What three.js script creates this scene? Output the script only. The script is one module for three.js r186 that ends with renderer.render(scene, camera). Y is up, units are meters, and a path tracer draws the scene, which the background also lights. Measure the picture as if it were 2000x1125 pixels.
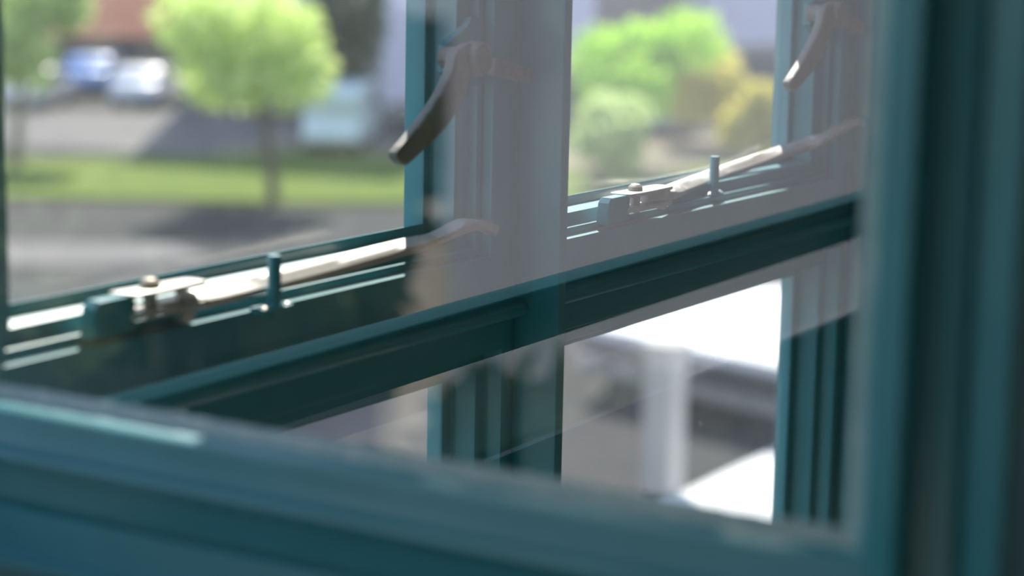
import * as THREE from 'three';
import { mergeGeometries, toCreasedNormals } from 'three/addons/utils/BufferGeometryUtils.js';

// ---------------------------------------------------------------- camera, sky, sun, exposure
const scene = new THREE.Scene();
const FOCAL = 4218;                                   // focal length in pixels of the 2000 x 1125 frame
const EYE = new THREE.Vector3(-1.3815, 0.2391, 0.8116);
const BASIS = [[0.5318, 0.0192, 0.8466], [0.1345, 0.9851, -0.1069], [-0.8361, 0.1707, 0.5213]].map((v) => new THREE.Vector3(...v).normalize());
const camera = new THREE.PerspectiveCamera(2 * Math.atan(562.5 / FOCAL) * 180 / Math.PI, 2000 / 1125, 0.05, 600);
camera.position.copy(EYE);
camera.quaternion.setFromRotationMatrix(new THREE.Matrix4().makeBasis(...BASIS));
camera.focus = 1.63;
camera.userData.fStop = 4.3;
camera.updateMatrixWorld();

const SUN_AZ = 35.5 * Math.PI / 180, SUN_EL = 43 * Math.PI / 180;
const TO_SUN = new THREE.Vector3(Math.cos(SUN_AZ) * Math.cos(SUN_EL), Math.sin(SUN_EL), -Math.sin(SUN_AZ) * Math.cos(SUN_EL));
const sun = new THREE.DirectionalLight(new THREE.Color().setRGB(1, 0.93, 0.84), 11);
sun.position.copy(TO_SUN).multiplyScalar(40);
sun.castShadow = true;
sun.shadow.mapSize.set(4096, 4096);
Object.assign(sun.shadow.camera, { left: -30, right: 30, top: 30, bottom: -30, near: 1, far: 160 });
scene.add(sun, sun.target);

function skyTexture() {
  const w = 256, h = 128, d = new Float32Array(w * h * 4);
  for (let j = 0; j < h; j++) {
    const el = (j + 0.5) / h * Math.PI - Math.PI / 2, t = Math.pow(Math.max(0, Math.sin(el)), 0.45);
    for (let i = 0; i < w; i++) {
      const k = (j * w + i) * 4;
      d[k] = 1.55 + (0.55 - 1.55) * t; d[k + 1] = 1.60 + (0.80 - 1.60) * t; d[k + 2] = 1.72 + (1.35 - 1.72) * t; d[k + 3] = 1;
    }
  }
  const tx = new THREE.DataTexture(d, w, h, THREE.RGBAFormat, THREE.FloatType);
  tx.mapping = THREE.EquirectangularReflectionMapping; tx.magFilter = THREE.LinearFilter; tx.needsUpdate = true;
  return tx;
}
scene.background = scene.environment = skyTexture();

const renderer = new THREE.WebGLRenderer();
renderer.toneMapping = THREE.LinearToneMapping;
renderer.toneMappingExposure = 1.0;
renderer.shadowMap.enabled = true;

// ---------------------------------------------------------------- helpers
let seed = 7;
const rnd = () => { seed = (seed + 0x6d2b79f5) | 0; let t = Math.imul(seed ^ (seed >>> 15), 1 | seed); t = (t + Math.imul(t ^ (t >>> 7), 61 | t)) ^ t; return ((t ^ (t >>> 14)) >>> 0) / 4294967296; };
const V = (x, y, z) => new THREE.Vector3(x, y, z);
function ray(px, py) {
  return V(0, 0, 0).addScaledVector(BASIS[0], px - 1000).addScaledVector(BASIS[1], 562.5 - py).addScaledVector(BASIS[2], -FOCAL).normalize();
}
const onZ = (px, py, Z) => { const d = ray(px, py); return EYE.clone().addScaledVector(d, (Z - EYE.z) / d.z); };
const onY = (px, py, Y) => { const d = ray(px, py); return EYE.clone().addScaledVector(d, (Y - EYE.y) / d.y); };
const at = (px, py, far) => EYE.clone().addScaledVector(ray(px, py), far);

const names = new Map();
function numbered(n) { const k = names.get(n) ?? 0; names.set(n, k + 1); return k ? `${n}_${String(k).padStart(3, '0')}` : n; }
function mesh(name, geo, mat, parent) {
  const m = new THREE.Mesh(geo, mat); m.name = parent ? name : numbered(name); m.castShadow = m.receiveShadow = true; (parent ?? scene).add(m); return m;
}
function group(name, parent, p) { const g = new THREE.Group(); g.name = parent ? name : numbered(name); if (p) g.position.copy(p); (parent ?? scene).add(g); return g; }
function tag(o, label, category, grp) { o.userData.label = label; o.userData.category = category; if (grp) o.userData.group = grp; return o; }
function structure(o, label, category) { o.userData.kind = 'structure'; if (label) o.userData.label = label; if (category) o.userData.category = category; return o; }

// uv in metres, from the side each triangle faces
function boxUV(g) {
  if (g.index) g = g.toNonIndexed();
  const p = g.attributes.position, uv = new Float32Array(p.count * 2), a = V(), b = V(), c = V(), n = V();
  for (let i = 0; i < p.count; i += 3) {
    a.fromBufferAttribute(p, i); b.fromBufferAttribute(p, i + 1); c.fromBufferAttribute(p, i + 2);
    n.subVectors(b, a).cross(c.clone().sub(a));
    const x = Math.abs(n.x), y = Math.abs(n.y), z = Math.abs(n.z);
    [a, b, c].forEach((v, k) => { const o = (i + k) * 2; if (y >= x && y >= z) { uv[o] = v.x; uv[o + 1] = v.z; } else if (x >= z) { uv[o] = v.z; uv[o + 1] = v.y; } else { uv[o] = v.x; uv[o + 1] = v.y; } });
  }
  g.setAttribute('uv', new THREE.BufferAttribute(uv, 2));
  return g;
}
const finish = (g, crease = 0.6) => { g = boxUV(g); g.computeVertexNormals(); return toCreasedNormals(g, crease); };
function fromTriangles(list) {                       // list of Vector3, three per triangle
  const a = new Float32Array(list.length * 3); list.forEach((v, i) => { a[i * 3] = v.x; a[i * 3 + 1] = v.y; a[i * 3 + 2] = v.z; });
  const g = new THREE.BufferGeometry(); g.setAttribute('position', new THREE.BufferAttribute(a, 3)); return g;
}
function box(x0, x1, y0, y1, z0, z1, c = 0) {        // box with chamfered edges along its outline in x and z
  if (!c) return finish(new THREE.BoxGeometry(x1 - x0, y1 - y0, z1 - z0).translate((x0 + x1) / 2, (y0 + y1) / 2, (z0 + z1) / 2));
  const s = new THREE.Shape([[x0 + c, z0], [x1 - c, z0], [x1, z0 + c], [x1, z1 - c], [x1 - c, z1], [x0 + c, z1], [x0, z1 - c], [x0, z0 + c]].map(([x, z]) => new THREE.Vector2(x, -z)));
  const g = new THREE.ExtrudeGeometry(s, { depth: y1 - y0, bevelEnabled: false }); g.rotateX(-Math.PI / 2); g.translate(0, y0, 0); return finish(g);
}
// rounds the corners of a closed profile; every point is an array of numbers
function rounded(points, r) {
  const out = [], n = points.length, mix = (a, b, t) => a.map((v, i) => v + (b[i] - v) * t), len = (a, b) => Math.hypot(...a.map((v, i) => b[i] - v));
  for (let i = 0; i < n; i++) {
    const p = points[i], q = points[(i + n - 1) % n], s = points[(i + 1) % n];
    const a = mix(p, q, Math.min(r / len(p, q), 0.4)), b = mix(p, s, Math.min(r / len(p, s), 0.4));
    for (const t of [0, 0.33, 0.67, 1]) out.push(mix(mix(a, p, t), mix(p, b, t), t));
  }
  return out;
}
// four mitred bars round a rectangle; profile points are [depth, offset at bottom and top, offset at the sides], offsets towards the middle of the opening
function bars(profile, x0, x1, y0, y1, r = 0.0009) {
  const P = rounded(profile, r), n = P.length, out = {};
  const corner = { lb: (p) => V(x0 + p[2], y0 + p[1], p[0]), rb: (p) => V(x1 - p[2], y0 + p[1], p[0]), lt: (p) => V(x0 + p[2], y1 - p[1], p[0]), rt: (p) => V(x1 - p[2], y1 - p[1], p[0]) };
  for (const [k, a, b] of [['bottom', 'lb', 'rb'], ['right', 'rb', 'rt'], ['top', 'rt', 'lt'], ['left', 'lt', 'lb']]) {
    const t = [];
    for (let i = 0; i < n; i++) {
      const p = P[i], q = P[(i + 1) % n], A = corner[a](p), B = corner[b](p), D = corner[a](q), E = corner[b](q);
      t.push(A, B, E, A, E, D);
    }
    out[k] = finish(fromTriangles(t), 0.5);
  }
  return out;
}
// sweeps a rounded rectangle along points; stations: {p, w, h, roll}
function sweep(stations, sides = 20) {
  const rings = stations.map((s, i) => {
    const a = stations[Math.max(0, i - 1)].p, b = stations[Math.min(stations.length - 1, i + 1)].p, t = b.clone().sub(a).normalize();
    const side = V(0, 0, 1).addScaledVector(t, -t.z).normalize(), up = side.clone().cross(t).normalize(), ring = [];
    for (let k = 0; k < sides; k++) {
      const f = k / sides * 2 * Math.PI, c = Math.cos(f), d = Math.sin(f), e = s.e ?? 0.35;
      const u = Math.sign(c) * Math.abs(c) ** e * s.w / 2, v = Math.sign(d) * Math.abs(d) ** e * s.h / 2, ro = s.roll ?? 0;
      ring.push(s.p.clone().addScaledVector(side, u * Math.cos(ro) - v * Math.sin(ro)).addScaledVector(up, u * Math.sin(ro) + v * Math.cos(ro)));
    }
    return ring;
  });
  const t = [];
  for (let i = 0; i + 1 < rings.length; i++) for (let k = 0; k < sides; k++) { const m = (k + 1) % sides; t.push(rings[i][k], rings[i + 1][k], rings[i + 1][m], rings[i][k], rings[i + 1][m], rings[i][m]); }
  for (const [ring, s, flip] of [[rings[0], stations[0], 0], [rings.at(-1), stations.at(-1), 1]]) for (let k = 0; k < sides; k++) { const m = (k + 1) % sides; flip ? t.push(s.p, ring[k], ring[m]) : t.push(s.p, ring[m], ring[k]); }
  return finish(fromTriangles(t), 0.7);
}
function smoothStations(list, per = 6) {             // list of [x, y, z, w, h, roll]
  const c = (i) => list[Math.min(list.length - 1, Math.max(0, i))], out = [];
  for (let i = 0; i + 1 < list.length; i++) for (let k = 0; k < per; k++) {
    const t = k / per, v = c(i).map((_, j) => { const a = c(i - 1)[j], b = c(i)[j], d = c(i + 1)[j], e = c(i + 2)[j]; return 0.5 * (2 * b + (d - a) * t + (2 * a - 5 * b + 4 * d - e) * t * t + (3 * b - a - 3 * d + e) * t * t * t); });
    out.push(v);
  }
  out.push(list.at(-1));
  return out.map(([x, y, z, w, h, roll]) => ({ p: V(x, y, z), w, h, roll }));
}
function extrudeXY(points, z0, z1, bevel = 0.001) {  // outline in x and y, thickness in z
  const g = new THREE.ExtrudeGeometry(new THREE.Shape(points.map((p) => new THREE.Vector2(p.x ?? p[0], p.y ?? p[1]))), { depth: z1 - z0 - 2 * bevel, bevelEnabled: true, bevelThickness: bevel, bevelSize: bevel, bevelOffset: -bevel, bevelSegments: 3, curveSegments: 12 });
  return finish(g.translate(0, 0, z0 + bevel), 0.6);
}
const smoothLoop = (pts, n = 60) => new THREE.CatmullRomCurve3(pts, true, 'catmullrom', 0.35).getPoints(n).slice(0, -1);

// ---------------------------------------------------------------- textures and materials
function noiseField(n, octaves, s0) {
  const base = seed; seed = s0; const f = new Float32Array(n * n);
  for (const [cells, amp] of octaves) {
    const g = Array.from({ length: cells * cells }, rnd);
    for (let j = 0; j < n; j++) for (let i = 0; i < n; i++) {
      const x = i / n * cells, y = j / n * cells, X = Math.floor(x), Y = Math.floor(y), u = (x - X) ** 2 * (3 - 2 * (x - X)), v = (y - Y) ** 2 * (3 - 2 * (y - Y));
      const q = (a, b) => g[(b % cells) * cells + a % cells];
      f[j * n + i] += amp * ((q(X, Y) * (1 - u) + q(X + 1, Y) * u) * (1 - v) + (q(X, Y + 1) * (1 - u) + q(X + 1, Y + 1) * u) * v);
    }
  }
  seed = base;
  let lo = 1e9, hi = -1e9; for (const v of f) { lo = Math.min(lo, v); hi = Math.max(hi, v); }
  return f.map((v) => (v - lo) / (hi - lo));
}
function texture(n, size, fill, color = true) {      // fill(i) gives [r, g, b] in linear 0..1 (colour) or a number; size in metres
  const d = new Uint8Array(n * n * 4);
  for (let i = 0; i < n * n; i++) { let c = fill(i); if (!Array.isArray(c)) c = [c, c, c]; for (let k = 0; k < 3; k++) d[i * 4 + k] = 255 * (color ? Math.min(1, c[k]) ** (1 / 2.2) : c[k]); d[i * 4 + 3] = 255; }
  const t = new THREE.DataTexture(d, n, n); t.wrapS = t.wrapT = THREE.RepeatWrapping; t.magFilter = THREE.LinearFilter; t.minFilter = THREE.LinearMipmapLinearFilter; t.generateMipmaps = true;
  if (color) t.colorSpace = THREE.SRGBColorSpace; t.repeat.set(1 / size, 1 / size); t.needsUpdate = true; return t;
}
const lin = (r, g, b) => new THREE.Color().setRGB(r, g, b);
function surface(colA, colB, size, octaves, s0, rough, extra = {}) {
  const f = noiseField(256, octaves, s0);
  const map = texture(256, size, (i) => colA.map((v, k) => v + (colB[k] - v) * f[i]));
  return new THREE.MeshPhysicalMaterial({ map, roughness: rough, side: THREE.DoubleSide, ...extra });
}
const paintBump = texture(256, 0.09, ((f) => (i) => f[i])(noiseField(256, [[6, 1], [14, 0.5], [40, 0.3], [90, 0.2]], 11)), false);
const PAINT = surface([0.030, 0.255, 0.296], [0.042, 0.290, 0.335], 0.16, [[4, 1], [11, 0.6], [60, 0.3]], 3, 0.42, { bumpMap: paintBump, bumpScale: 0.0001, clearcoat: 0.5, clearcoatRoughness: 0.15 });
const PUTTY = surface([0.20, 0.36, 0.35], [0.36, 0.50, 0.47], 0.06, [[5, 1], [17, 0.8], [60, 0.5]], 5, 0.5, { bumpMap: paintBump, bumpScale: 0.0005, clearcoat: 0.6, clearcoatRoughness: 0.2 });
const BRONZE = surface([0.54, 0.50, 0.455], [0.63, 0.585, 0.54], 0.03, [[5, 1], [20, 0.6], [70, 0.4]], 9, 0.42, { metalness: 0.3 });
const HANDLE = surface([0.22, 0.200, 0.176], [0.29, 0.265, 0.235], 0.03, [[5, 1], [20, 0.6], [70, 0.4]], 12, 0.52, { metalness: 0.25 });
const BRASS = surface([0.40, 0.33, 0.25], [0.52, 0.44, 0.34], 0.02, [[5, 1], [20, 0.6]], 10, 0.36, { metalness: 0.5 });
const dust = ((f, g) => texture(256, 0.35, (i) => { const speck = g[i] > 0.86 ? (g[i] - 0.86) * 4 : 0; return Math.min(1, 0.62 + 0.16 * f[i] + speck); }, false))(noiseField(256, [[3, 1], [9, 0.6], [28, 0.35]], 51), noiseField(256, [[128, 1], [70, 0.4]], 52));
const GLASS = new THREE.MeshPhysicalMaterial({ color: lin(0.97, 0.985, 0.975), transmission: 1, thickness: 0, roughness: 0.265, roughnessMap: dust, ior: 1.52, side: THREE.DoubleSide });   // dusty panes
const ADDED_DIFFUSER = new THREE.MeshPhysicalMaterial({ color: lin(0.90, 0.93, 0.92), transmission: 0.95, thickness: 0, roughness: 0.97, ior: 1.5, side: THREE.DoubleSide });  // unseen top panes, made cloudy to stop sun spots and soften room light
const SASH_GLASS = new THREE.MeshPhysicalMaterial({ color: lin(0.97, 0.985, 0.975), transmission: 1, thickness: 0, roughness: 0, ior: 1.85, side: THREE.DoubleSide });   // both faces of the pane mirror
const PLASTER = surface([0.66, 0.655, 0.62], [0.72, 0.715, 0.69], 0.8, [[4, 1], [16, 0.5], [64, 0.3]], 21, 0.9);
const FLOOR = surface([0.20, 0.15, 0.11], [0.28, 0.21, 0.15], 1.2, [[3, 1], [24, 0.5], [80, 0.4]], 22, 0.5);
const CEIL = surface([0.60, 0.60, 0.58], [0.66, 0.655, 0.63], 1, [[4, 1], [32, 0.4]], 23, 0.95);

// ---------------------------------------------------------------- the room
const ROOM = { x0: -4.2, x1: 3.4, y0: -1.25, y1: 1.65, z1: 3.0 };
const BAND = { y0: -0.80, y1: 1.06, x0: -3.30, x1: 2.36 };     // the opening that the steel windows fill
const T = 0.16, ZF = -0.054;
structure(mesh('floor', box(ROOM.x0 - T, ROOM.x1 + T, ROOM.y0 - T, ROOM.y0, ZF - T, ROOM.z1 + T), FLOOR), 'dark wooden room floor inside the windows', 'floor');
structure(mesh('ceiling', box(ROOM.x0 - T, ROOM.x1 + T, ROOM.y1, ROOM.y1 + T, ZF - T, ROOM.z1 + T), CEIL), 'white ceiling of the room', 'ceiling');
structure(mesh('wall_back', box(ROOM.x0 - T, ROOM.x1 + T, ROOM.y0, ROOM.y1, ROOM.z1, ROOM.z1 + T), PLASTER), 'plain plaster wall opposite the windows', 'wall');
structure(mesh('wall_left', box(ROOM.x0 - T, ROOM.x0, ROOM.y0, ROOM.y1, ZF, ROOM.z1), PLASTER), 'plain plaster side wall away from the open sash', 'wall');
structure(mesh('wall_right', box(ROOM.x1, ROOM.x1 + T, ROOM.y0, ROOM.y1, ZF, ROOM.z1), PLASTER), 'plain plaster side wall beyond the window row', 'wall');
const front = structure(group('wall_front'), 'plaster wall that holds the row of steel windows', 'wall');
mesh('apron', box(ROOM.x0, ROOM.x1, ROOM.y0, BAND.y0, ZF - 0.12, 0), PLASTER, front);
mesh('lintel', box(ROOM.x0, ROOM.x1, BAND.y1, ROOM.y1, ZF - 0.12, 0), PLASTER, front);
mesh('pier', box(ROOM.x0, BAND.x0, BAND.y0, BAND.y1, ZF - 0.12, 0), PLASTER, front);
mesh('pier', box(BAND.x1, ROOM.x1, BAND.y0, BAND.y1, ZF - 0.12, 0), PLASTER, front);

// ---------------------------------------------------------------- fixed steel windows
const WS = 0.034, NOSE_T = -0.034, TOP = 0.420, HIGH_B = 0.512, HIGH_T = 1.02, LOW_T = -0.0697, LOW_B = -0.76;
const frameProfile = (wb, ws) => [[0, -wb, -ws], [0, 0, 0], [-0.0080, 0, 0], [-0.0080, -0.0012, -0.0012], [ZF, -0.0012, -0.0012], [ZF, -wb, -ws]];
const lowProfile = (ws, back = -0.0357) => [[0, -0.0357, -ws], [0, 0, 0], [-0.0154, 0, 0], [-0.0154, 0.0148, 0.0103], [-0.0367, 0.0148, 0.0103], [-0.0367, 0.0265, 0.0210], [-0.0502, 0.0250, 0.0210], [-0.0502, back, -ws]];
const sashProfile = [[-0.0086, 0.0002, 0.0002], [-0.0086, 0.0060, 0.0067], [-0.0163, 0.0060, 0.0067], [-0.0163, 0.0155, 0.0225], [-0.0370, 0.0160, 0.0225], [-0.0370, 0.0235, 0.0302], [-0.0395, 0.0230, 0.0302], [-0.0540, 0.0180, 0.0302], [-0.0540, 0.0002, 0.0002]];
function noseBar(x0, x1, up = 0) {
  const P = []; for (let k = 0; k <= 14; k++) { const a = Math.PI / 2 - k / 14 * Math.PI; P.push([-0.041 + 0.0072 * Math.sin(a), 0.0125 * Math.cos(a)]); } P.push([-0.0482, -0.002], [-0.0338, -0.002]);
  const t = [];
  for (let i = 0; i < P.length; i++) { const [a, b] = P[i], [c, d] = P[(i + 1) % P.length]; t.push(V(x0, a, b), V(x1, a, b), V(x1, c, d), V(x0, a, b), V(x1, c, d), V(x0, c, d)); }
  return finish(fromTriangles(t), 0.6).translate(0, up, 0);
}
const pane = (x0, x1, y0, y1, z) => { const g = new THREE.PlaneGeometry(x1 - x0, y1 - y0); g.translate((x0 + x1) / 2, (y0 + y1) / 2, z); return boxUV(g); };
function fixedWindow(n, xl, xr, label, opt = {}) {   // xl, xr: faces of the mullions on either side
  const w = structure(group('window_' + n), label, 'window');
  const up = bars(frameProfile(0.034, WS), xl + WS, xr - WS, 0, TOP);
  if (!opt.open) mesh('frame_sill', up.bottom, PAINT, w);
  else mesh('frame_sill', box(xl, xr, -0.070, NOSE_T, -0.006, 0), PAINT, w);
  mesh('frame_head', up.top, PAINT, w); mesh('frame_jamb', up.left, PAINT, w); mesh('frame_jamb', up.right, PAINT, w);
  const lb = opt.lowBottom ?? LOW_B, ws = 0.016, lo = bars(opt.open ? lowProfile(ws, -0.010).map((p, k) => (k ? p : [-0.0060, p[1] + 0.002, p[2]])) : lowProfile(ws), xl + ws, xr - ws, lb, LOW_T);
  if (!opt.panel) mesh('lower_frame_sill', lo.bottom, PAINT, w); mesh('lower_frame_head', lo.top, PAINT, w); mesh('lower_frame_jamb', lo.left, PAINT, w); mesh('lower_frame_jamb', lo.right, PAINT, w);
  mesh('lower_pane', pane(xl + ws + 0.0205, xr - ws - 0.0205, lb + 0.026, LOW_T - 0.026, -0.0385), GLASS, w);
  mesh('transom_nose', noseBar(xl, xr), PAINT, w);
  if (opt.mullion) mesh('mullion', box(xr, xr + 0.0104, BAND.y0, BAND.y1, ZF, 0.037, 0.0008), PAINT, w);
  if (opt.panel) mesh('spandrel_panel', box(xl, xr, BAND.y0, -0.160, -0.007, 0, 0.0006), PAINT, w);
  const hi = bars(lowProfile(ws), xl + ws, xr - ws, HIGH_B, HIGH_T);      // fixed top light above a second transom
  mesh('upper_frame_sill', hi.bottom, PAINT, w); mesh('upper_frame_head', hi.top, PAINT, w); mesh('upper_frame_jamb', hi.left, PAINT, w); mesh('upper_frame_jamb', hi.right, PAINT, w);
  mesh('upper_diffuser_pane', pane(xl + ws + 0.0205, xr - ws - 0.0205, HIGH_B + 0.026, HIGH_T - 0.026, -0.0385), ADDED_DIFFUSER, w);  // out of view; added as a diffuser for the sun
  mesh('upper_transom', box(xl, xr, TOP + 0.030, HIGH_B - 0.030, ZF, 0.0002), PAINT, w);
  mesh('upper_transom_nose', noseBar(xl, xr, HIGH_B + 0.008), PAINT, w);
  mesh('head_filler', box(xl, xr, HIGH_T + 0.03, BAND.y1, ZF, 0), PAINT, w);
  if (!opt.panel) mesh('foot_filler', box(xl, xr, BAND.y0, lb - 0.03, ZF, 0), PAINT, w);
  return w;
}
const M0 = -0.6274, M1 = -0.0759, M2 = 0.5250, MW = 0.0104;
const win3 = fixedWindow(3, BAND.x0, M0, 'wide teal steel window frame whose upper light stands open, beside the opened sash', { mullion: true, lowBottom: -0.195, panel: true, open: true });  // its unseen left part is widened to let in more daylight
const win1 = fixedWindow(1, M0 + MW, M1, 'teal steel window frame between two thin mullions, next to the opened sash', { mullion: true });
const win2 = fixedWindow(2, M1 + MW, M2, 'teal steel window frame beyond the grey mullion, with a white roof seen under its transom', { mullion: true });

const win4 = fixedWindow(4, M2 + MW, 1.135, 'teal steel window frame past the second handle, mostly behind the opened sash stile', { mullion: true });
const win5 = fixedWindow(5, 1.135 + MW, 1.745, 'teal steel window frame, next but one past the second handle', { mullion: true });
const win6 = fixedWindow(6, 1.745 + MW, BAND.x1, 'teal steel window frame at the far end of the row');
// stay pins stand on the frame sills
function stayPin(parent, x, y, z, plate, arm) {
  const g = group('stay_pin', parent, V(x, y, z));
  const prof = [[0, 0], [0.0060, 0], [0.0060, 0.0012], [0.0046, 0.0022], [0.0041, 0.0035], [0.0041, 0.0300], [0.0037, 0.0312], [0, 0.0314]].map(([r, h]) => new THREE.Vector2(r, h));
  const p = new THREE.LatheGeometry(prof, 28); p.translate(0, 0.0022, 0);
  mesh('peg', toCreasedNormals(boxUV(p), 0.6), PAINT, g);
  const s = []; for (let k = 0; k < 28; k++) { const a = k / 28 * 2 * Math.PI, c = Math.cos(a), d = Math.sin(a); s.push([Math.sign(c) * Math.abs(c) ** 0.6 * plate / 2, Math.sign(d) * Math.abs(d) ** 0.8 * 0.0062]); }
  const pg = extrudeXY(s, 0, 0.0026, 0.0008); pg.rotateX(-Math.PI / 2); mesh('base_plate', pg, PAINT, g);
  if (arm) mesh('bracket_arm', box(-0.0055, 0.0055, -0.0040, 0.0006, -z - 0.001, 0.004, 0.0006), PAINT, g);
  for (const k of [-1, 1]) { const h = new THREE.SphereGeometry(0.0026, 14, 8, 0, 2 * Math.PI, 0, Math.PI / 2); h.scale(1, 0.5, 1); h.translate(k * plate * 0.36, 0.0024, 0.001); mesh('screw_head', h, BRONZE, g); }
  return g;
}
stayPin(win1, -0.3715, 0.0012, 0.0135, 0.030, true);
stayPin(win2, 0.2625, 0.0056, -0.0125, 0.024);

// ---------------------------------------------------------------- closed casement sashes with handle and stay
function handle(parent, dx, dy) {
  const h = group('handle', parent, V(dx, dy, 0));
  h.userData.label = 'warm grey metal lever handle';
  const px = (list, z) => list.map(([x, y]) => onZ(x, y, z));
  const bracket = px([[921, 33], [914, 52], [873, 88], [872, 142], [902, 168], [938, 170], [945, 34]], -0.009);
  mesh('back_plate', extrudeXY(bracket, -0.0165, -0.009, 0.0008), PAINT, h);
  const lever = smoothLoop(px([[918, 84], [897, 94], [886, 112], [880, 140], [862, 178], [836, 218], [805, 258], [773, 297], [773, 309], [784, 322], [796, 321], [830, 290], [868, 252], [893, 214], [908, 176], [918, 140], [932, 112], [930, 92]], 0.016), 90);
  mesh('lever', extrudeXY(lever, 0.009, 0.018, 0.0028), HANDLE, h);
  const c = onZ(945, 116, 0.0235);
  const hub = new THREE.LatheGeometry([[0, 0.0250], [0.0085, 0.0250], [0.0108, 0.0236], [0.0116, 0.0215], [0.0116, 0.0120], [0.0075, 0.010], [0.0075, -0.009], [0, -0.009]].map(([r, z]) => new THREE.Vector2(r, z)), 36);
  hub.rotateX(Math.PI / 2); hub.translate(c.x, c.y, 0); mesh('hub', toCreasedNormals(boxUV(hub), 0.5), HANDLE, h);
  const a = onZ(955, 130, 0.010), b = onZ(1034, 146, 0.010);
  mesh('latch_tongue', sweep(smoothStations([[a.x, a.y, 0.010, 0.010, 0.011, 0], [(a.x + b.x) / 2, (a.y + b.y) / 2, 0.010, 0.009, 0.011, 0], [b.x - 0.006, b.y, 0.009, 0.008, 0.010, 0], [b.x, b.y, 0.007, 0.006, 0.008, 0]], 4)), HANDLE, h);
  return h;
}
function stay(parent, o) {
  const s = group('casement_stay', parent);
  s.userData.label = 'pale metal stay bar with a riveted knuckle';
  const { x, y } = o;                                 // left foot of the block
  const bl = [[x - 0.001, y], [x + 0.033, y], [x + 0.034, y + 0.0185], [x + 0.030, y + 0.0205], [x + 0.005, y + 0.0205], [x + 0.001, y + 0.0165]];
  mesh('bracket_block', extrudeXY(bl, -0.009, 0.002, 0.0014), PAINT, s);
  const k = V(x + 0.052, y + 0.0205, -0.004);
  for (const [yy, hh, nm] of [[0.0195, 0.0030, 'fork_plate'], [0.0075, 0.0035, 'fork_plate']]) {
    const q = smoothLoop([V(x + 0.028, -0.013, 0), V(x + 0.05, -0.013, 0), V(o.knuckle - 0.002, -0.011, 0), V(o.knuckle + 0.002, 0, 0), V(o.knuckle - 0.002, 0.006, 0), V(x + 0.05, 0.007, 0), V(x + 0.03, 0.004, 0)].map((v) => V(v.x, -v.y, 0)), 48);
    const g = extrudeXY(q, 0, hh, 0.0007); g.rotateX(-Math.PI / 2); g.translate(0, y + yy - 0.001, 0); mesh(nm, g, BRONZE, s);
  }
  const riv = new THREE.LatheGeometry([[0, 0.0052], [0.0035, 0.0046], [0.0056, 0.0026], [0.0060, 0], [0.0040, -0.0005], [0.0040, -0.018], [0, -0.018]].map(([r, h]) => new THREE.Vector2(r, h)), 28);
  riv.translate(k.x, y + 0.0220, k.z); mesh('rivet', toCreasedNormals(boxUV(riv), 0.6), BRASS, s);
  const bar = o.line; mesh('bar', sweep(smoothStations(bar, 7), 24), BRONZE, s);
  const e = bar[1], kn = new THREE.LatheGeometry([[0, -0.0085], [0.0062, -0.0080], [0.0070, -0.0060], [0.0070, 0.0060], [0.0062, 0.0080], [0, 0.0085]].map(([r, h]) => new THREE.Vector2(r, h)), 28);
  kn.rotateX(0.25); kn.translate(e[0], e[1] - 0.002, e[2]); mesh('knuckle', toCreasedNormals(boxUV(kn), 0.6), BRONZE, s);
  return s;
}
function sash(xl, xr, label, dx, dy, stayAt) {
  const s = tag(group('casement_sash'), label, 'window sash');
  const b = bars(sashProfile, xl + WS, xr - WS, 0, TOP);
  mesh('bottom_rail', b.bottom, PAINT, s); mesh('top_rail', b.top, PAINT, s); mesh('stile', b.left, PAINT, s); mesh('stile', b.right, PAINT, s);
  mesh('glass_pane', pane(xl + WS + 0.0295, xr - WS - 0.0295, 0.0230, TOP - 0.0230, -0.0385), GLASS, s);
  handle(s, dx, dy); stay(s, stayAt);
  return s;
}
const ROLL = -0.43;
const barLine = (list) => list.map(([px, py, z, w, h, roll]) => { const p = onZ(px, py, z); return [p.x, p.y, z, w, h, roll]; });
sash(M0 + MW, M1, 'closed teal casement sash with handle and stay, right beside the opened sash', 0, 0, {
  x: -0.515, y: 0.004, knuckle: -0.425,
  line: barLine([[310, 603, -0.004, 0.012, 0.0075, 0], [360, 592, -0.003, 0.013, 0.0085, 0], [392, 583, -0.002, 0.0135, 0.0072, ROLL], [430, 574, 0, 0.0145, 0.0062, ROLL], [620, 527, 0, 0.0145, 0.006, ROLL], [795, 481, -0.001, 0.013, 0.006, ROLL], [838, 470, -0.003, 0.0105, 0.006, -0.3], [868, 458, 0.001, 0.0115, 0.0065, -0.2], [905, 441, 0.006, 0.0135, 0.0075, -0.1], [940, 440, 0.010, 0.0135, 0.0075, 0], [962, 450, 0.012, 0.0115, 0.007, 0]]),
});
sash(M1 + MW, M2, 'closed teal casement sash with a raised stay bar, beyond the grey mullion', 0.594, 0.013, {
  x: 0.056, y: 0.004, knuckle: 0.153,
  line: barLine([[1255, 386, -0.003, 0.012, 0.0075, 0], [1290, 381, -0.002, 0.013, 0.0085, 0], [1312, 374, -0.007, 0.0135, 0.0072, ROLL], [1340, 363, -0.020, 0.0140, 0.0062, ROLL], [1430, 330, -0.0295, 0.0135, 0.006, ROLL], [1555, 288, -0.020, 0.013, 0.006, ROLL], [1605, 271, -0.004, 0.0105, 0.006, -0.3], [1630, 257, -0.001, 0.0115, 0.0065, -0.2], [1656, 240, 0.004, 0.0135, 0.0075, -0.1], [1680, 239, 0.008, 0.0135, 0.0075, 0], [1694, 246, 0.010, 0.0115, 0.007, 0]]),
});

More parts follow.
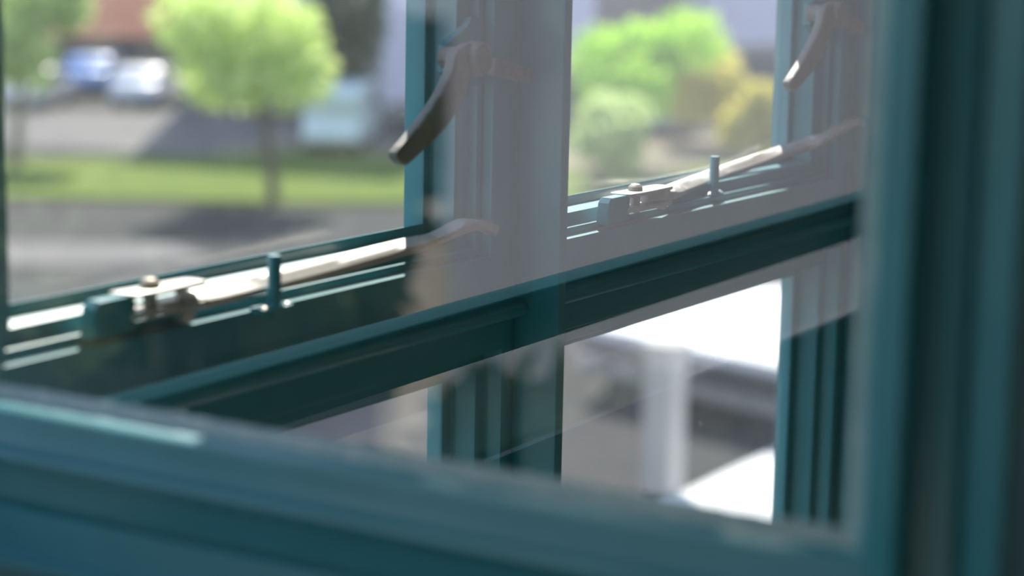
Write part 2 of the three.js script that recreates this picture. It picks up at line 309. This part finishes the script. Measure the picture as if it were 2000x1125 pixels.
// ---------------------------------------------------------------- the opened sash, at right angles to the windows
const openSash = tag(group('opened_sash'), 'opened teal casement sash at right angles to the other windows, without handle or stay', 'window sash');
openSash.position.set(-0.650, 0, 0); openSash.rotation.y = -(90 - 1.0) * Math.PI / 180;
{
  const S0 = 0.055, S1 = 0.503, B = 0.0112, TP = TOP - 0.0235;                 // edges of its glass
  // [towards the viewer, offset from the glass edge along the rails, along the stiles]; minus is outwards
  const p = [[0.0042, -0.0055, -0.0048], [0.0130, -0.0088, -0.0110], [0.0130, -0.0250, -0.0230], [0.0240, -0.0254, -0.0234], [0.0245, -0.0290, -0.0270], [0.0105, -0.0300, -0.0280], [0.0105, -0.0520, -0.0440], [0.0060, -0.0530, -0.0450],
    [0.0060, -0.0555, -0.0470], [0.0105, -0.0565, -0.0480], [0.0105, -0.0780, -0.0600], [0.0170, -0.0790, -0.0610], [0.0170, -0.0850, -0.0640], [0.0080, -0.0855, -0.0642], [0.0080, -0.1150, -0.0650], [-0.0200, -0.1150, -0.0650],
    [-0.0200, -0.0140, -0.0140], [-0.0020, -0.0140, -0.0140], [-0.0020, 0, 0], [0.0004, 0, 0], [0.0004, -0.0050, -0.0044]];
  const b = bars(p, S0, S1, B, TP, 0.0011);
  mesh('bottom_rail', b.bottom, PAINT, openSash); mesh('top_rail', b.top, PAINT, openSash); mesh('stile', b.left, PAINT, openSash); mesh('stile', b.right, PAINT, openSash);
  // putty bevel with an uneven inner edge, one strip along each side of the pane
  const putty = (A, D, inA, inD, n) => {
    const t = [], row = [], wob = () => (rnd() - 0.5) * 0.0011;
    for (let i = 0; i <= n; i++) { const f = i / n, w = i && i < n ? wob() : 0; row.push([A.clone().lerp(D, f), inA.clone().lerp(inD, f).addScaledVector(inA.clone().sub(A).setZ(0).normalize(), w)]); }
    for (let i = 0; i < n; i++) { const [a, c] = row[i], [d, e] = row[i + 1], m1 = a.clone().lerp(c, 0.55).add(V(0, 0, 0.0005)), m2 = d.clone().lerp(e, 0.55).add(V(0, 0, 0.0005)); t.push(a, d, m2, a, m2, m1, m1, m2, e, m1, e, c); }
    return finish(fromTriangles(t), 0.9);
  };
  const ob = 0.0056, os = 0.0049, i = 0.0006, q = 0.0044;
  const O = { lb: V(S0 - os, B - ob, q), rb: V(S1 + os, B - ob, q), rt: V(S1 + os, TP + ob, q), lt: V(S0 - os, TP + ob, q) }, I = { lb: V(S0 + i, B + i, 0.0004), rb: V(S1 - i, B + i, 0.0004), rt: V(S1 - i, TP - i, 0.0004), lt: V(S0 + i, TP - i, 0.0004) };
  for (const [a, d] of [['lb', 'rb'], ['rb', 'rt'], ['rt', 'lt'], ['lt', 'lb']]) mesh('putty_bevel', putty(O[a], O[d], I[a], I[d], 140), PUTTY, openSash);
  mesh('glass_pane', pane(S0 - 0.004, S1 + 0.004, B - 0.004, TP + 0.004, -0.001), SASH_GLASS, openSash);
  for (const y of [0.08, 0.30]) {                     // projecting hinges that carry it on the frame beside it
    const h = group('hinge', openSash, V(0, y, 0));
    mesh('hinge_knuckle', new THREE.CylinderGeometry(0.006, 0.006, 0.05, 20).translate(-0.004, 0, -0.006), PAINT, h);
    mesh('hinge_arm', box(-0.008, 0.012, -0.02, 0.02, -0.020, -0.004), PAINT, h);
  }
}

// ---------------------------------------------------------------- outdoors
const GY = -7;
const ASPHALT = surface([0.036, 0.036, 0.037], [0.054, 0.054, 0.054], 3, [[4, 1], [30, 0.5], [90, 0.5]], 31, 0.9, { specularIntensity: 0.15 });
const PALE = surface([0.14, 0.132, 0.13], [0.175, 0.166, 0.162], 3, [[4, 1], [30, 0.5]], 32, 0.9, { specularIntensity: 0.15 });
const SAND = surface([0.20, 0.175, 0.12], [0.25, 0.22, 0.155], 3, [[4, 1], [30, 0.5]], 33, 0.95, { specularIntensity: 0.15 });
const GRASS = surface([0.085, 0.135, 0.018], [0.135, 0.185, 0.030], 2, [[6, 1], [40, 0.7], [120, 0.6]], 34, 0.95, { specularIntensity: 0.15 });
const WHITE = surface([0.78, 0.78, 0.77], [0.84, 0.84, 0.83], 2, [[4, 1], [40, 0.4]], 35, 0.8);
const LILAC = surface([0.66, 0.64, 0.75], [0.72, 0.70, 0.81], 4, [[4, 1], [40, 0.4]], 36, 0.85);
const GREYWALL = surface([0.17, 0.16, 0.16], [0.22, 0.21, 0.205], 4, [[4, 1], [40, 0.4]], 37, 0.9);
const TERRACOTTA = surface([0.42, 0.17, 0.10], [0.52, 0.23, 0.13], 1, [[8, 1], [40, 0.4]], 38, 0.85);
const BARK = surface([0.10, 0.085, 0.06], [0.17, 0.145, 0.10], 0.5, [[6, 1], [30, 0.6]], 39, 0.95);
const DARK = surface([0.05, 0.05, 0.055], [0.08, 0.08, 0.085], 1, [[6, 1], [30, 0.6]], 40, 0.6);
const PALE_POST = surface([0.44, 0.42, 0.38], [0.52, 0.50, 0.46], 1, [[4, 1], [40, 0.4]], 44, 0.85);
const CREAM = surface([0.60, 0.52, 0.42], [0.68, 0.60, 0.50], 1, [[4, 1], [40, 0.4]], 43, 0.85);
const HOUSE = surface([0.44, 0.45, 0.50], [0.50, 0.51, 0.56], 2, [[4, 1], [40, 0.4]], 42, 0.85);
const CONCRETE = surface([0.24, 0.235, 0.225], [0.30, 0.295, 0.28], 2, [[6, 1], [30, 0.6]], 41, 0.9);

function patch(name, pixels, mat, y, label, category) {        // a piece of ground with thickness; its outline is given where the photograph shows it on the ground
  const s = new THREE.Shape(pixels.map(([x, yy]) => { const p = onY(x, yy, GY); return new THREE.Vector2(p.x, -p.z); }));
  const g = new THREE.ExtrudeGeometry(s, { depth: 0.3 + y, bevelEnabled: false }); g.rotateX(-Math.PI / 2); g.translate(0, GY - 0.3, 0);
  return structure(mesh(name, finish(g), mat), label, category);
}
structure(mesh('ground', box(-130, 240, GY - 0.6, GY - 0.02, -260, 20), ASPHALT), 'grey asphalt ground outside the windows', 'ground');
patch('lawn', [[-200, 318], [420, 308], [560, 300], [900, 318], [900, 398], [560, 400], [300, 392], [-200, 385]], GRASS, 0.06, 'sunlit strip of lawn beneath the round street tree', 'lawn');
patch('lawn', [[1050, 330], [1300, 345], [1560, 285], [1560, 360], [1050, 440]], GRASS, 0.06, 'green lawn below the beige path', 'lawn');
patch('path', [[-200, 214], [430, 222], [900, 288], [900, 318], [560, 300], [420, 308], [-200, 275]], PALE, 0.03, 'pale sunlit path behind the lawn strip', 'path');
patch('path', [[420, 292], [560, 276], [900, 288], [900, 330], [560, 322], [420, 318]], SAND, 0.05, 'beige sandy verge at the foot of the round tree', 'path');
patch('path', [[1050, 300], [1330, 272], [1560, 262], [1560, 300], [1320, 335], [1050, 380]], SAND, 0.05, 'beige sandy path beyond the lawn', 'path');
patch('apron', [[1285, 992], [1420, 925], [1520, 880], [1700, 850], [1700, 1125], [1300, 1100]], WHITE, 0.02, 'white ground patch beside the shelter, painted in to stand for sunlight', 'paving');  // white fill paints the sunlit triangle of ground past the shelter shadow
patch('pavement', [[-200, 470], [330, 478], [420, 505], [200, 520], [-200, 520]], PALE, 0.02, 'pale pavement strip crossing the asphalt', 'pavement');

function leaves(center, r, count, size, density = 1) {
  const t = [], q = new THREE.Quaternion(), e = new THREE.Euler();
  const lumps = Array.from({ length: 9 }, () => V(rnd() - 0.5, rnd() - 0.45, rnd() - 0.5).multiplyScalar(1.15));
  for (let i = 0; i < count; i++) {
    const l = lumps[i % lumps.length], u = V(rnd() * 2 - 1, rnd() * 2 - 1, rnd() * 2 - 1).normalize().multiplyScalar(0.52 * rnd() ** 0.4 * density);
    const c = V((l.x + u.x) * r.x, (l.y + u.y) * r.y, (l.z + u.z) * r.z).add(center);
    q.setFromEuler(e.set(rnd() * 6.3, rnd() * 6.3, rnd() * 6.3)); const s = size * (0.6 + 0.8 * rnd());
    const P = [[-0.5, 0], [0, -0.32], [0.5, 0], [0, 0.32]].map(([x, y]) => V(x * s, y * s, 0.08 * s * (x ? 1 : -1)).applyQuaternion(q).add(c));
    t.push(P[0], P[1], P[2], P[0], P[2], P[3]);
  }
  const g = fromTriangles(t); g.computeVertexNormals(); return boxUV(g);
}
const leafMat = (r, g, b) => new THREE.MeshPhysicalMaterial({ color: lin(r, g, b), roughness: 0.97, transmission: 0.55, thickness: 0, side: THREE.DoubleSide });
const LEAF = { light: leafMat(0.74, 0.86, 0.34), mid: leafMat(0.26, 0.33, 0.17), bright: leafMat(0.50, 0.76, 0.09), yellow: leafMat(0.70, 0.64, 0.16), deep: leafMat(0.13, 0.17, 0.09), soft: leafMat(0.60, 0.72, 0.30) };
function tree(base, center, r, mat, label, opt = {}) {
  const t = tag(group('tree', null, base), label, 'tree', opt.group);
  const c = center.clone().sub(base);
  mesh('trunk', sweep(smoothStations([[0, -0.1, 0, 0.34, 0.34, 0], [c.x * 0.2, c.y * 0.4, c.z * 0.2, 0.26, 0.26, 0], [c.x * 0.7, c.y * 0.8, c.z * 0.7, 0.2, 0.2, 0], [c.x, c.y * 1.05, c.z, 0.1, 0.1, 0]], 4).map((s) => ({ ...s, e: 1 })), 10), BARK, t);
  for (let k = 0; k < 5; k++) {
    const a = k * 1.26 + 0.4, e = V(Math.cos(a) * r.x * 0.6, r.y * (0.1 + 0.1 * k), Math.sin(a) * r.z * 0.6).add(c), s = V(c.x * 0.75, c.y * (0.7 + 0.05 * k), c.z * 0.75);
    mesh('branch', sweep([{ p: s, w: 0.12, h: 0.12, e: 1 }, { p: s.clone().lerp(e, 0.5).add(V(0, 0.12, 0)), w: 0.08, h: 0.08, e: 1 }, { p: e, w: 0.03, h: 0.03, e: 1 }], 8), BARK, t);
  }
  const f = mesh('foliage', leaves(c, r, opt.count ?? 2600, opt.size ?? 0.36), mat, t); f.userData.kind = 'stuff';
  return t;
}
const far = (px, py) => onY(px, py, GY).distanceTo(EYE);
{
  const d = far(535, 392);
  tree(onY(535, 392, GY), at(475, 88, d), V(2.5, 1.75, 2.2), LEAF.light, 'round light green street tree on the lawn strip');
  const d2 = far(60, 330);
  tree(onY(30, 330, GY), at(70, 55, d2 * 1.02), V(1.7, 1.9, 1.7), LEAF.soft, 'soft green tree at the end of the lawn beside the parked cars', { count: 2200 });
  const d3 = far(672, 248);
  tree(onY(672, 248, GY), at(672, 80, d3), V(1.4, 3.0, 1.4), LEAF.deep, 'dark grey-green tree in front of the lilac building');
  const d4 = far(1240, 330);
  tree(onY(1215, 330, GY), at(1235, 118, d4), V(2.4, 1.9, 2.2), LEAF.bright, 'bright green bushy tree seen beside the grey mullion', { count: 3200 });
  tree(onY(1170, 375, GY), at(1190, 262, far(1170, 375)), V(1.5, 1.0, 1.3), LEAF.soft, 'low pale green tree under the bright bushy one', { count: 1800 });
  const d5 = far(1410, 290);
  tree(onY(1405, 262, GY), at(1400, 172, d5), V(2.1, 1.3, 1.9), LEAF.yellow, 'yellow-green tree in front of the far grey building');
  tree(onY(1478, 318, GY), at(1492, 225, far(1478, 318)), V(1.2, 1.2, 1.2), LEAF.yellow, 'small yellowish tree beside the sash stile', { count: 1600 });
  tree(onY(400, 118, GY), at(370, 30, far(400, 118)), V(4.0, 4, 3.6), LEAF.soft, 'wide pale tree far behind the parked cars', { size: 0.7 });
  tree(onY(110, 110, GY), at(110, 10, far(110, 110)), V(4.0, 3.6, 3.6), LEAF.light, 'far light green tree above the hut roof', { size: 0.7 });
}

// buildings far behind
function block(name, a, b, depth, y1, mat, label, floors = 0) {    // front edge from a to b on the ground
  const w = b.clone().sub(a).length(), g = tag(group(name, null, a), label, 'building');
  g.rotation.y = Math.atan2(-(b.z - a.z), b.x - a.x);
  mesh('walls', box(0, w, 0, y1, -depth, 0), mat, g);
  mesh('roof_slab', box(-0.3, w + 0.3, y1, y1 + 0.35, -depth - 0.3, 0.3), CONCRETE, g);
  mesh('plinth', box(-0.05, w + 0.05, 0, 0.6, -depth - 0.05, 0.06), CONCRETE, g);
  for (let f = 0; f < floors; f++) for (let k = 0; k < Math.floor(w / 4); k++) {
    const x = 2 + k * 4, y = 8.5 + f * 3.2, wn = group('window', g);
    mesh('window_frame', box(x - 0.7, x + 0.7, y, y + 1.5, -0.02, 0.06), WHITE, wn); mesh('window_glass', box(x - 0.6, x + 0.6, y + 0.1, y + 1.4, 0.06, 0.07), DARK, wn);
  }
  return g;
}
block('apartment_building', onY(748, 236, GY), onY(1160, 150, GY), 8, 16, LILAC, 'pale lilac apartment building behind the dark tree and the mullion', 2);
block('apartment_building', onY(1370, 112, GY), onY(1640, 104, GY), 12, 18, LILAC, 'far pale lilac building above the yellow-green tree', 3);
block('apartment_building', onY(-200, 70, GY), onY(640, 64, GY), 12, 18, GREYWALL, 'long grey building far behind the trees and parked cars', 3);
block('apartment_building', onY(1150, 128, GY), onY(1330, 126, GY), 4, 18, GREYWALL, 'grey building far behind the bright bushy tree', 3);

// hut with a clay roof
{
  const p = onY(238, 160, GY), g = tag(group('hut', null, p), 'small hut with a terracotta roof between the trees', 'hut'); g.rotation.y = -0.9;
  mesh('walls', box(-2.4, 2.4, 0, 2.0, -2, 2), PALE, g);
  const s = new THREE.Shape([[-2.6, 0], [2.6, 0], [0, 2.2]].map((v) => new THREE.Vector2(...v))), r = new THREE.ExtrudeGeometry(s, { depth: 5.6, bevelEnabled: false });
  r.rotateY(Math.PI / 2); r.translate(-2.8, 2.0, 0); mesh('roof', finish(r), TERRACOTTA, g);
  mesh('door', box(-0.5, 0.5, 0, 1.8, 2, 2.06), DARK, g);
}
// parked vehicles
function vehicle(name, p, turn, mat, label, van) {
  const g = tag(group(name, null, p), label, van ? 'van' : 'car'); g.rotation.y = turn;
  const o = van ? [[-2.4, 0.35], [2.4, 0.35], [2.45, 1.0], [2.0, 1.2], [1.5, 2.0], [-2.3, 2.05], [-2.45, 1.2]] : [[-2.1, 0.32], [2.1, 0.32], [2.15, 0.7], [1.9, 0.88], [1.1, 0.95], [0.5, 1.42], [-1.1, 1.45], [-1.75, 0.98], [-2.15, 0.9]];
  const c = smoothLoop(o.map(([x, y]) => V(x, y, 0)), 60);
  mesh('body', extrudeXY(c, -0.85, 0.85, 0.08), mat, g);
  const w = van ? [[1.35, 1.25], [1.75, 1.25], [1.35, 1.85], [0.5, 1.85], [0.5, 1.25]] : [[0.95, 0.96], [0.42, 1.34], [-1.0, 1.36], [-1.5, 0.98]];
  mesh('side_window', extrudeXY(w, 0.83, 0.87, 0.01), DARK, g); mesh('side_window', extrudeXY(w, -0.87, -0.83, 0.01), DARK, g);
  for (const x of [-1.35, 1.35]) for (const z of [-0.75, 0.75]) { const k = new THREE.CylinderGeometry(0.33, 0.33, 0.22, 20); k.rotateX(Math.PI / 2); k.translate(x, 0.33, z); mesh('wheel', k, DARK, g); }
  return g;
}
const carPaint = (r, g, b) => new THREE.MeshPhysicalMaterial({ color: lin(r, g, b), roughness: 0.35, clearcoat: 0.6, clearcoatRoughness: 0.15, side: THREE.DoubleSide });
vehicle('van', onY(668, 290, GY), 0.5, carPaint(0.66, 0.78, 0.80), 'pale blue-white van parked by the trunk of the round tree', true);
vehicle('car', onY(190, 178, GY), 0.5, carPaint(0.10, 0.22, 0.50), 'blue car parked under the terracotta roof', false);
vehicle('car', onY(75, 208, GY), 0.5, carPaint(0.62, 0.62, 0.66), 'silver car parked at the far end of the lawn', false);
vehicle('car', onY(285, 205, GY), 0.5, carPaint(0.55, 0.58, 0.64), 'pale grey car parked beside the blue one', false);
vehicle('car', onY(1292, 262, GY), 0.3, carPaint(0.24, 0.28, 0.42), 'blue-grey car parked behind the beige path', false);

// white-roofed shelter seen through the lower window beyond the mullion
{
  const a = onY(1140, 632, -5.9), b = onY(1560, 722, -5.9), c = onY(1620, 560, -5.9), d = onY(1200, 566, -5.9);
  const g = tag(group('shelter'), 'white flat-roofed shelter on pale posts, seen under the transom', 'shelter');
  const slab = (pts, y0, y1) => { const e = new THREE.ExtrudeGeometry(new THREE.Shape(pts.map((p) => new THREE.Vector2(p.x, -p.z))), { depth: y1 - y0, bevelEnabled: false }); e.rotateX(-Math.PI / 2); e.translate(0, y0, 0); return finish(e); };
  mesh('roof', slab([a, b, c, d], -6.05, -5.9), WHITE, g);
  const beam = (p, q, y0, y1, w, mat, name) => { const L = q.clone().sub(p), n = V(-L.z, 0, L.x).normalize().multiplyScalar(w / 2); mesh(name, slab([p.clone().add(n), q.clone().add(n), q.clone().sub(n), p.clone().sub(n)], y0, y1), mat, g); };
  beam(a, b, -6.3, -6.05, 0.12, DARK, 'shade_strip');  // dark colour paints the shaded side under the roof edge
  beam(a, b, -6.62, -6.42, 0.1, CONCRETE, 'rail');
  const post = (p, w) => mesh('post', box(p.x - w / 2, p.x + w / 2, GY, -6.05, p.z - w / 2, p.z + w / 2), CONCRETE, g);
  post(onY(1292, 664, -6.0), 0.42); post(b, 0.34); post(d, 0.3); post(c, 0.3);
}
{
  const p = onY(1292, 968, GY), g = tag(group('concrete_post', null, p), 'square pale concrete post standing in front of the white-roofed shelter', 'post');
  mesh('shaft', box(-0.2, 0.2, 0, 1.9, -0.2, 0.2, 0.02), PALE_POST, g); mesh('cap', box(-0.24, 0.24, 1.9, 2.0, -0.24, 0.24, 0.02), PALE_POST, g);
}
// low wall seen through the lower window next to the opened sash
{
  const a = onY(560, 905, GY), b = onY(738, 880, GY), g = tag(group('garden_wall', null, a), 'grey mauve garden wall seen through the lower window', 'wall');
  const w = b.clone().sub(a).length(); g.rotation.y = Math.atan2(-(b.z - a.z), b.x - a.x);
  mesh('wall_body', box(0, w, 0, 1.7, -0.2, 0), GREYWALL, g); mesh('coping', box(-0.05, w + 0.05, 1.7, 1.78, -0.26, 0.06), CONCRETE, g);
}

// ---------------------------------------------------------------- what the opened sash mirrors: a white house and a hedge out to the left
{
  const FX = -0.647, mirror = (px, py, dist) => { const d = ray(px, py), k = (FX - EYE.x) / d.x, h = EYE.clone().addScaledVector(d, k); d.x *= -1; return h.addScaledVector(d, dist - k); };
  const foot = (px, dist) => { const p = mirror(px, 300, dist); p.y = GY; return p; };
  const a = foot(1015, 24), b = foot(1850, 20.2), dir = b.clone().sub(a);
  const g = tag(group('white_house', null, b), 'white rendered house standing to the left of the windows', 'building');
  g.rotation.y = Math.atan2(dir.z, -dir.x);
  const w = dir.length();
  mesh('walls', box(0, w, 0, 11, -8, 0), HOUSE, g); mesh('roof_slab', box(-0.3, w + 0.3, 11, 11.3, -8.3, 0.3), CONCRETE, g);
  mesh('annex', box(w, w + 0.8, 0, mirror(920, 440, 24).y - GY, -4, 0), CREAM, g); mesh('annex_roof', box(w, w + 0.9, mirror(920, 440, 24).y - GY, mirror(920, 440, 24).y - GY + 0.1, -4.1, 0.08), CREAM, g);
  const hd = tag(group('hedge', null, foot(1180, 12)), 'clipped green hedge in front of the white house', 'hedge');
  const hf = mesh('foliage', leaves(V(0, 2.5, 0), V(1.0, 2.5, 2.4), 15000, 0.30), LEAF.mid, hd); hf.userData.kind = 'stuff';
  for (let k = 0; k < 5; k++) mesh('stem', new THREE.CylinderGeometry(0.05, 0.07, 1.6, 8).translate(0, 0.75, -1.6 + k * 0.8), BARK, hd);
  const tb = foot(470, 12);
  tree(tb, tb.clone().add(V(0, 6.1, 0)), V(1.35, 2.2, 1.35), LEAF.mid, 'dark tree standing beside the white house', { count: 5200, size: 0.3 });
}

renderer.render(scene, camera);
